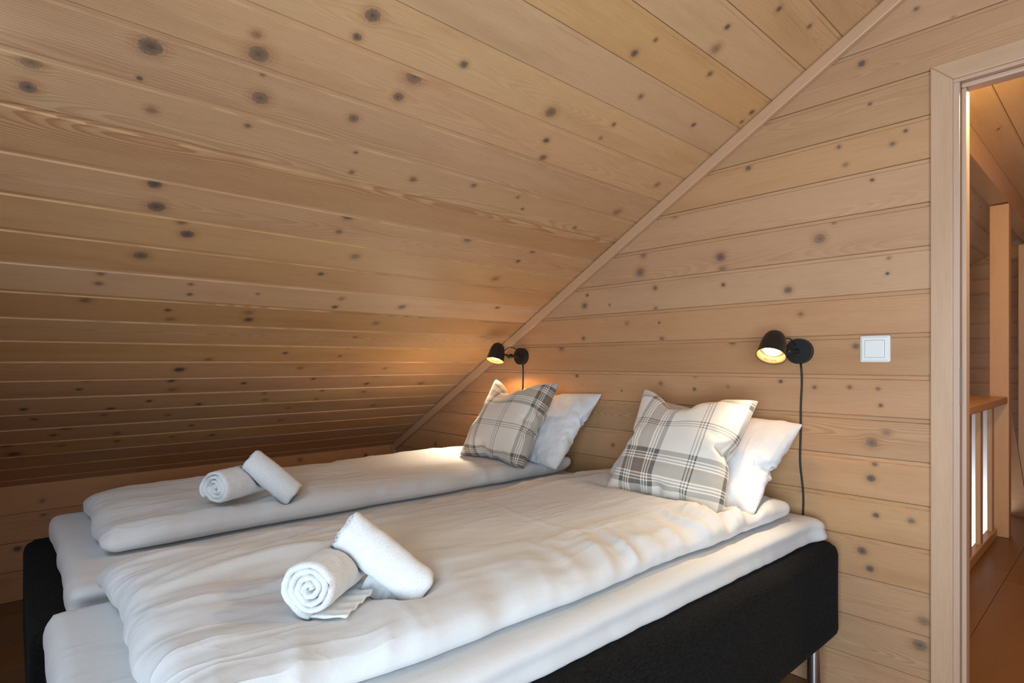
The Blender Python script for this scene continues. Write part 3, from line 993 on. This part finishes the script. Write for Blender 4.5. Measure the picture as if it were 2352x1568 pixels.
plA = ground(case(.58, .47, 56, 42, .46, None, 4., 6., .04, 3, fold=.011, straight=.95), .5)
plB = ground(case(.66, .46, 58, 42, .46, None, 4., 5., .03, 8, fold=.009, straight=1.), .5)
cuA = ground(case(.44, .46, 40, 40, .72, (.080, -.05), 4., 14., .6, 5), .44)
cuB = ground(case(.455, .472, 40, 40, .70, (.075, -.045), 4., 14., .6, 9), .44)

# ------------------------------------------------------------------ beds
AY = math.radians(-1.5)


def rounded_slab(x0, x1, y0, y1, z0, z1, r, step, fn=None):
    """box with rounded edges, finely meshed; fn(p, q) moves each vertex (q: 0..1 in x, y, z)"""
    nx = max(4, int((x1-x0)/step)); ny = max(4, int((y1-y0)/step)); nz = max(4, int((z1-z0)/(step*.6)))
    V, F, idx = [], [], {}
    def vid(i, j, k):
        key = (i, j, k)
        if key not in idx:
            p = Vector((x0+(x1-x0)*i/nx, y0+(y1-y0)*j/ny, z0+(z1-z0)*k/nz))
            q = Vector((min(max(p.x, x0+r), x1-r), min(max(p.y, y0+r), y1-r), min(max(p.z, z0+min(r, (z1-z0)/2-1e-4)), z1-min(r, (z1-z0)/2-1e-4))))
            d = p-q
            rz = min(r, (z1-z0)/2-1e-4)
            if d.length > 1e-9:
                e = Vector((d.x/r, d.y/r, d.z/rz))
                m_ = max(abs(e.x), abs(e.y), abs(e.z))
                l = e.length
                e *= m_/l
                p = q+Vector((e.x*r, e.y*r, e.z*rz))
            if fn: p = fn(p, ((p.x-x0)/(x1-x0), (p.y-y0)/(y1-y0), (p.z-z0)/(z1-z0)))
            idx[key] = len(V); V.append(p)
        return idx[key]
    for i in range(nx):
        for j in range(ny):
            F.append((vid(i, j, nz), vid(i+1, j, nz), vid(i+1, j+1, nz), vid(i, j+1, nz)))
            F.append((vid(i, j, 0), vid(i, j+1, 0), vid(i+1, j+1, 0), vid(i+1, j, 0)))
    for k in range(nz):
        for i in range(nx):
            F.append((vid(i, 0, k), vid(i+1, 0, k), vid(i+1, 0, k+1), vid(i, 0, k+1)))
            F.append((vid(i, ny, k), vid(i, ny, k+1), vid(i+1, ny, k+1), vid(i+1, ny, k)))
        for j in range(ny):
            F.append((vid(0, j, k), vid(0, j, k+1), vid(0, j+1, k+1), vid(0, j+1, k)))
            F.append((vid(nx, j, k), vid(nx, j+1, k), vid(nx, j+1, k+1), vid(nx, j, k+1)))
    me = bpy.data.meshes.new('slab')
    me.from_pydata(V, [], F)
    return me


BT, BB = .522, .208                          # top and underside of the upholstered base
TT = .594                                    # top of the mattress topper


def bed(cx, label, tx0, tx1, ty0, seed):
    t = tag(empty('single_bed', (cx, 2.085, 0), AY), label, 'bed', 'two single beds pushed together')
    def fb(p, q):
        p = p.copy()
        p.x += .003*fbm(p, (4, 2, 4), (seed, 0, 0), 2); p.z += .002*fbm(p, (3, 2, 3), (seed, 5, 0), 2)
        return p
    obj('base', rounded_slab(-.45, .45, -2.0, 0, BB, BT, .038, .03, fb), M['upholstery'], t, smooth=True)
    for sx in (-1, 1):
        for y in (-1.90, -.085):
            obj('leg', lathe([(0, 0), (.018, 0), (.020, .003), (.022, .19), (.030, .195), (.030, .2095), (0, .2095)], 24), M['steel'], t, Matrix.Translation((sx*.395, y, 0)), smooth=False)
    def ft(p, q):
        p = p.copy()
        side = max(0, 1-abs(q[2]-.45)*1.7)
        ed = max(0, (abs(q[0]-.5)-.42)/.08, (.09-q[1])/.09 if q[1] < .09 else 0)
        p.x += .010*fbm(p, (3, 1.3, 6), (seed, 1, 0), 3)*min(1, ed)
        if abs(q[0]-.5) > .4:      # the lip of the fitted sheet, gathered under the pad
            p.x += math.copysign(.007, q[0]-.5)*math.cos((q[2])*2*PI*1.0)*(1 if q[2] < .72 else 0)
            p.x += .004*fbm(p, (10, 16, 3), (seed, 2, 0), 2)*(1-q[2])
        p.z += .0022*fbm(p, (2.2, 1.1, 2), (seed, 3, 0), 3)
        if q[1] < .06:
            p.y += .012*fbm(p, (4, 3, 3), (seed, 4, 0), 2)*(1-q[2]*.4)
            if p.y < -1.99: p.z -= .030*min(1, (-1.99-p.y)/.03)
        if q[0] > .93 and q[1] > .95:                # loose corner of the sheet
            e = min(1, (q[0]-.93)/.07)*min(1, (q[1]-.95)/.05)
            p.x += .045*e**1.5*(1-q[2]*.6)
        return p
    obj('mattress_topper', rounded_slab(tx0, tx1, ty0, -.015, BT-.004, TT, .030, .018, ft), M['sheet'], t, smooth=True)
    return t


bed_r = bed(-1.103, 'nearer single bed with charcoal upholstered base and white sheet', -.375, .395, -2.008, 3.)
bed_l = bed(-2.013, 'farther single bed with charcoal base, against the knee wall side', -.435, .435, -1.930, 9.)


def duvet(bedobj, x0, x1, y0, y1, h, label, seed, dips=(), lumps=(), calm=1., tip=0.):
    def fd(p, q):
        p = p.copy()
        sx_ = 1 if q[0] > .5 else -1
        ux = abs(q[0]-.5)*2; uy = abs(q[1]-.5)*2
        up = q[2]
        z = p.z-z0
        pl = (.70 if sx_ > 0 else .56)+(.30 if sx_ > 0 else .44)*(1-ux**4)
        pl *= 1-.18*max(0, (uy-.86)/.14)**2
        big = fbm(p, (1.9, 1.1, 1), (seed, 4, 0), 2)
        zz = z*pl*(1+.20*big)
        mask = min(1, max(.15, .55+.9*fbm(p, (2.1, 1.5, 1), (seed, 21, 0), 2)))
        zz += up*calm*(.0085*mask*folds(p, seed+2, 7.5, 1.0)+.0035*mask*folds(p, seed+9, 19, 2.4)-.006)
        zz += up*.0016*fbm(p, (40, 12, 1), (seed, 3, 0), 2)
        # gathers that run in from the long rims
        if ux > .35:
            e = (ux-.35)/.65
            g2 = folds((p.y+.35*sx_*p.x, p.x*.55, 0), seed+13, 6.2, 1.2)
            zz += up*.012*e*e*calm*(g2-.6)
            p.x += sx_*(.012*e*fbm((p.x*.3, p.y, 0), (3, 3.2, 1), (seed, 6, 0), 3)+.006*e*(g2-.6))
        if q[1] < .14:
            e = (1-q[1]/.14)
            g3 = folds((p.x-.3*p.y, p.y*.6, 0), seed+17, 7.5, 1.2)
            zz += up*.010*e*(g3-.6)
            p.y += e*(.016*fbm((p.x, p.y*.4, p.z), (3.2, 3, 6), (seed, 8, 0), 3)+.006*(g3-.6))
        for (lx, ly, rr, amp, fq, an) in lumps:
            dd = ((p.x-lx)**2+((p.y-ly)*.7)**2)/rr**2
            if dd < 6:
                k_ = math.exp(-dd)
                ca, sa = math.cos(an), math.sin(an)
                zz += up*amp*k_*(folds((p.x*ca+p.y*sa, -p.x*sa+p.y*ca, 0), seed+23, fq, fq*.25)-.35)
        for (dx_, dy_, rr, amp) in dips:
            dd = ((p.x-dx_)**2+(p.y-dy_)**2)/rr**2
            zz -= up*amp*math.exp(-dd)
        # press line of the folded cover across the bed
        for yl in (-1.52, -.95):
            t_ = (p.y-yl+.03*fbm(p, (3, 1, 1), (seed, 30, 0), 2))/.007
            if abs(t_) < 3: zz += up*.0022*math.exp(-t_*t_)
        if tip and q[0] > .86 and q[1] > .94:      # the corner of the cover turns up
            e = (q[0]-.86)/.14*(q[1]-.94)/.06
            zz += tip*e*e; p.x += tip*.8*e*e; p.y += tip*.3*e*e
        p.z = z0+max(.002*up, zz)
        return p
    z0 = TT+.0035
    me = rounded_slab(x0, x1, y0, y1, z0, z0+h, .040, .0095, fd)
    o = obj('duvet', me, M['duvet'], None, None, smooth=True)
    o.matrix_world = bedobj.matrix_basis.copy()
    return tag(o, label, 'duvet')


bpy.context.view_layer.update()
dv_l = duvet(bed_l, -.415, .225, -1.850, -.055, .092, 'white duvet folded lengthwise on the farther bed by the slope', 14., dips=((.08, -1.46, .10, .014),), calm=.8, tip=.035)
dv_r = duvet(bed_r, -.475, .335, -1.905, -.120, .090, 'white duvet folded lengthwise on the nearer bed', 31., dips=((.10, -1.62, .13, .018),),
             lumps=((.31, -.52, .17, .034, 8.5, 1.15), (.30, -.95, .15, .022, 8, 1.25), (-.15, -1.55, .22, .018, 9, .25)), tip=.012)

# pillows stand against the wall, cushions lean on them
cushion('pillow', plA, M['pillow'], (-1.940, 1.825, .655), math.radians(47), math.radians(-2), math.radians(-1), 'white pillow propped on the wall behind the far checked cushion', 'pillow')
cushion('pillow', plB, M['pillow'], (-1.125, 1.835, .628), math.radians(46), math.radians(-2), math.radians(-6), 'white pillow propped on the wall behind the near checked cushion', 'pillow')
cushion('cushion', cuA, M['plaid_a'], (-1.970, 1.675, .660), math.radians(57), math.radians(4), math.radians(-2), 'grey and cream checked cushion on the farther bed', 'cushion')
cushion('cushion', cuB, M['plaid_b'], (-1.068, 1.635, .632), math.radians(56), math.radians(6), math.radians(-4), 'grey and cream checked cushion on the nearer bed', 'cushion')


# ------------------------------------------------------------------ rolled towels
def roll_mesh(R, L, turns, seed, flat=.93, core=.004):
    """one long strip wound into a spiral: real layers with a gap between them"""
    N = int(turns*40)
    pitch = (R-core)/turns
    th = pitch*.93
    nl = max(12, int(L/.008))
    r_ = random.Random(seed)
    ph = [r_.random()*6 for _ in range(6)]
    V, F = [], []
    rows = []
    for s_ in range(N+1):
        a = 2*PI*turns*s_/N
        r = core+pitch*a/(2*PI)
        wob = 1+.05*math.sin(2*a+ph[0])*(1-r/R)+.03*math.sin(3*a+ph[1])
        tel = .0022*math.sin(a*.9+ph[2])+.0016*math.sin(a*5+ph[3])
        row = []
        prof = []
        # closed profile across the strip: outer skin front->back, inner skin back->front
        for k in range(nl+1):
            u = k/nl
            ex = min(u, 1-u)*L
            rd = min(1., ex/(th*.55))
            t_ = th*(.25+.75*math.sqrt(max(0, 1-(1-rd)**2)))
            prof.append((u, t_/2))
        for sgn in (1, -1):
            for u, t2 in (prof if sgn > 0 else prof[::-1]):
                rr = r*wob+sgn*t2
                y = (u-.5)*L+tel*(1 if u > .5 else 1)
                x, z = rr*math.cos(a), rr*math.sin(a)*flat
                nn = fbm((x, y, z), (85, 85, 85), (ph[4], 0, 0), 2)
                n2 = fbm((x, y, z), (14, 14, 14), (ph[5], 0, 0), 2)
                k_ = 1+(.0016*nn+.0022*n2)/max(rr, .006)*sgn
                row.append(len(V)); V.append((x*k_, y, z*k_))
        rows.append(row)
    m_ = len(rows[0])
    for a, b2 in zip(rows, rows[1:]):
        for i in range(m_): F.append((a[i], a[(i+1) % m_], b2[(i+1) % m_], b2[i]))
    F.append(tuple(rows[0][::-1])); F.append(tuple(rows[-1]))
    me = bpy.data.meshes.new('roll')
    me.from_pydata(V, [], F)
    bm = bmesh.new(); bm.from_mesh(me); bmesh.ops.recalc_face_normals(bm, faces=bm.faces); bm.to_mesh(me); bm.free()
    return me


def towel(R, L, turns, loc, axis, up, label, seed, tail=None, group=None):
    t = tag(empty('rolled_towel', loc), label, 'towel', group)
    y = Vector(axis).normalized()
    z = Vector(up); z = (z-y*z.dot(y)).normalized()
    x = y.cross(z)
    m_ = Matrix(((x.x, y.x, z.x, 0), (x.y, y.y, z.y, 0), (x.z, y.z, z.z, 0), (0, 0, 0, 1)))
    obj('roll', roll_mesh(R, L, turns, seed), M['terry'], t, m_, smooth=True)
    if tail:
        # loose end: a thin flap that leaves the roll tangentially
        a0, ln, th = tail[:3]
        v0 = tail[3] if len(tail) > 3 else 0.
        V, F = [], []
        nu, nv = 14, 24
        for side in (1, -1):
            for i in range(nu+1):
                for j in range(nv+1):
                    u, v = i/nu, j/nv
                    a = a0
                    p = Vector((math.cos(a), 0, math.sin(a)*.93))*(R*1.0)
                    tg = Vector((-math.sin(a), 0, math.cos(a)))
                    nrm = Vector((math.cos(a), 0, math.sin(a)))
                    q = p+tg*(ln*u)+nrm*(.002*math.sin(v*40)*u-.25*ln*u*u*0)
                    q += nrm*side*th
                    q.y = (v0+v*(1-v0)-.5)*L*.97+.002*math.sin(u*9+side)
                    V.append(q)
        n1 = (nu+1)*(nv+1)
        ix = lambda s_, i, j: s_*n1+i*(nv+1)+j
        for i in range(nu):
            for j in range(nv):
                F.append((ix(0, i, j), ix(0, i+1, j), ix(0, i+1, j+1), ix(0, i, j+1)))
                F.append((ix(1, i, j), ix(1, i, j+1), ix(1, i+1, j+1), ix(1, i+1, j)))
        for j in range(nv):
            F.append((ix(0, nu, j), ix(1, nu, j), ix(1, nu, j+1), ix(0, nu, j+1)))
            F.append((ix(0, 0, j), ix(0, 0, j+1), ix(1, 0, j+1), ix(1, 0, j)))
        for i in range(nu):
            F.append((ix(0, i, 0), ix(1, i, 0), ix(1, i+1, 0), ix(0, i+1, 0)))
            F.append((ix(0, i, nv), ix(0, i+1, nv), ix(1, i+1, nv), ix(1, i, nv)))
        me = bpy.data.meshes.new('flap'); me.from_pydata(V, [], F)
        bm = bmesh.new(); bm.from_mesh(me); bmesh.ops.recalc_face_normals(bm, faces=bm.faces); bm.to_mesh(me); bm.free()
        obj('loose_end', me, M['hem'], t, m_, smooth=True)
    return t


RGT = Vector((.677, .736, 0)); FWD = Vector((-.736, .677, 0)); UPV = Vector((0, 0, 1))
towel(.051, .20, 3.75, (-1.030, .492, .716), (-.60, .80, .0), (0, 0, 1), 'thick rolled white towel lying on the nearer duvet, spiral end to the front', 2, tail=(-PI/2+.1, .065, .002))
towel(.041, .20, 3.86, (-1.002, .578, .721), RGT*.72-UPV*.62+FWD*.10, -FWD, 'rolled white towel leaning over another on the nearer duvet', 6, tail=(-.85, .055, .002, .50))
towel(.053, .20, 3.6, (-1.936, .602, .728), (-.45, .89, .0), (0, 0, 1), 'thick rolled white towel lying on the farther duvet, spiral end to the front', 12)
towel(.042, .185, 3.86, (-1.905, .689, .734), RGT*.72-UPV*.62+FWD*.10, -FWD, 'rolled white towel leaning over another on the farther duvet', 16)

# ------------------------------------------------------------------ soft contacts: nothing runs through anything else
from mathutils.bvhtree import BVHTree


def tree_of(*objs):
    dg = bpy.context.evaluated_depsgraph_get()
    V, P = [], []
    for root in objs:
        for o in [root]+list(root.children_recursive):
            if o.type != 'MESH': continue
            ev = o.evaluated_get(dg); me = ev.to_mesh(); mw = ev.matrix_world; b = len(V)
            V.extend(mw @ v.co for v in me.vertices)
            P.extend(tuple(b+i for i in p.vertices) for p in me.polygons)
            ev.to_mesh_clear()
    return BVHTree.FromPolygons(V, P)


def relax(me, need, keep, rounds):
    """spreads the needed shift over the neighbouring cloth without ever going below it"""
    n = len(me.vertices)
    e = np.empty(len(me.edges)*2, dtype=np.int64); me.edges.foreach_get('vertices', e); e = e.reshape(-1, 2)
    deg = np.bincount(e.ravel(), minlength=n).astype(float); deg[deg == 0] = 1
    r = need.copy()
    for _ in range(rounds):
        s = np.zeros(n)
        np.add.at(s, e[:, 0], r[e[:, 1]]); np.add.at(s, e[:, 1], r[e[:, 0]])
        r = np.maximum(need, s/deg*.985)
    return r


def yield_to(o, things, direction, margin, rounds, reach, floor_z=None, wall_y=None):
    """the cloth of o gives way along direction where the things press into it"""
    bpy.context.view_layer.update()
    t = tree_of(*things)
    d = Vector(direction).normalized()
    me = o.data
    mw = o.matrix_world
    n = len(me.vertices)
    co = [mw @ v.co for v in me.vertices]
    need = np.zeros(n)
    for i, p in enumerate(co):
        # last surface of the things met along the direction, looking from well outside
        start = p-d*reach
        q, last = start, None
        for _ in range(80):
            h, nm, ix, ds = t.ray_cast(q, d, (p-q).dot(d)+reach)
            if h is None: break
            if nm.dot(d) > 0: last = h
            q = h+d*1e-4
        if last is not None:
            s = (last-p).dot(d)+margin
            if s > 0: need[i] = s
    r = relax(me, need, None, rounds)
    inv = mw.inverted()
    for i, p in enumerate(co):
        if r[i] > 1e-5:
            p = p+d*r[i]
            if floor_z is not None: p.z = max(p.z, min(floor_z, co[i].z))
            if wall_y is not None: p.y = min(p.y, max(wall_y, co[i].y))
            me.vertices[i].co = inv @ p
    me.update()


ob = bpy.data.objects
for b_, a_ in (('rolled_towel.001', 'rolled_towel'), ('rolled_towel.003', 'rolled_towel.002')):
    for part in ob[a_].children:
        yield_to(part, [ob[b_]], -(RGT*.75+UPV*.5), .006, 4, .12)
for c, p in (('cushion', 'pillow'), ('cushion.001', 'pillow.001')):
    back = ob[c].matrix_world.to_3x3() @ Vector((0, 0, -1))
    yield_to(ob[p], [ob[c]], back, .008, 6, .30, wall_y=D-.008)
zf = TT+.0055
for again in range(2):
    yield_to(ob['duvet'], [ob['pillow'], ob['cushion'], ob['rolled_towel.002'], ob['rolled_towel.003']], (0, 0, -1), .0050, 30, .30, floor_z=zf)
    yield_to(ob['duvet.001'], [ob['pillow.001'], ob['cushion.001'], ob['rolled_towel'], ob['rolled_towel.001']], (0, 0, -1), .0050, 30, .30, floor_z=zf)
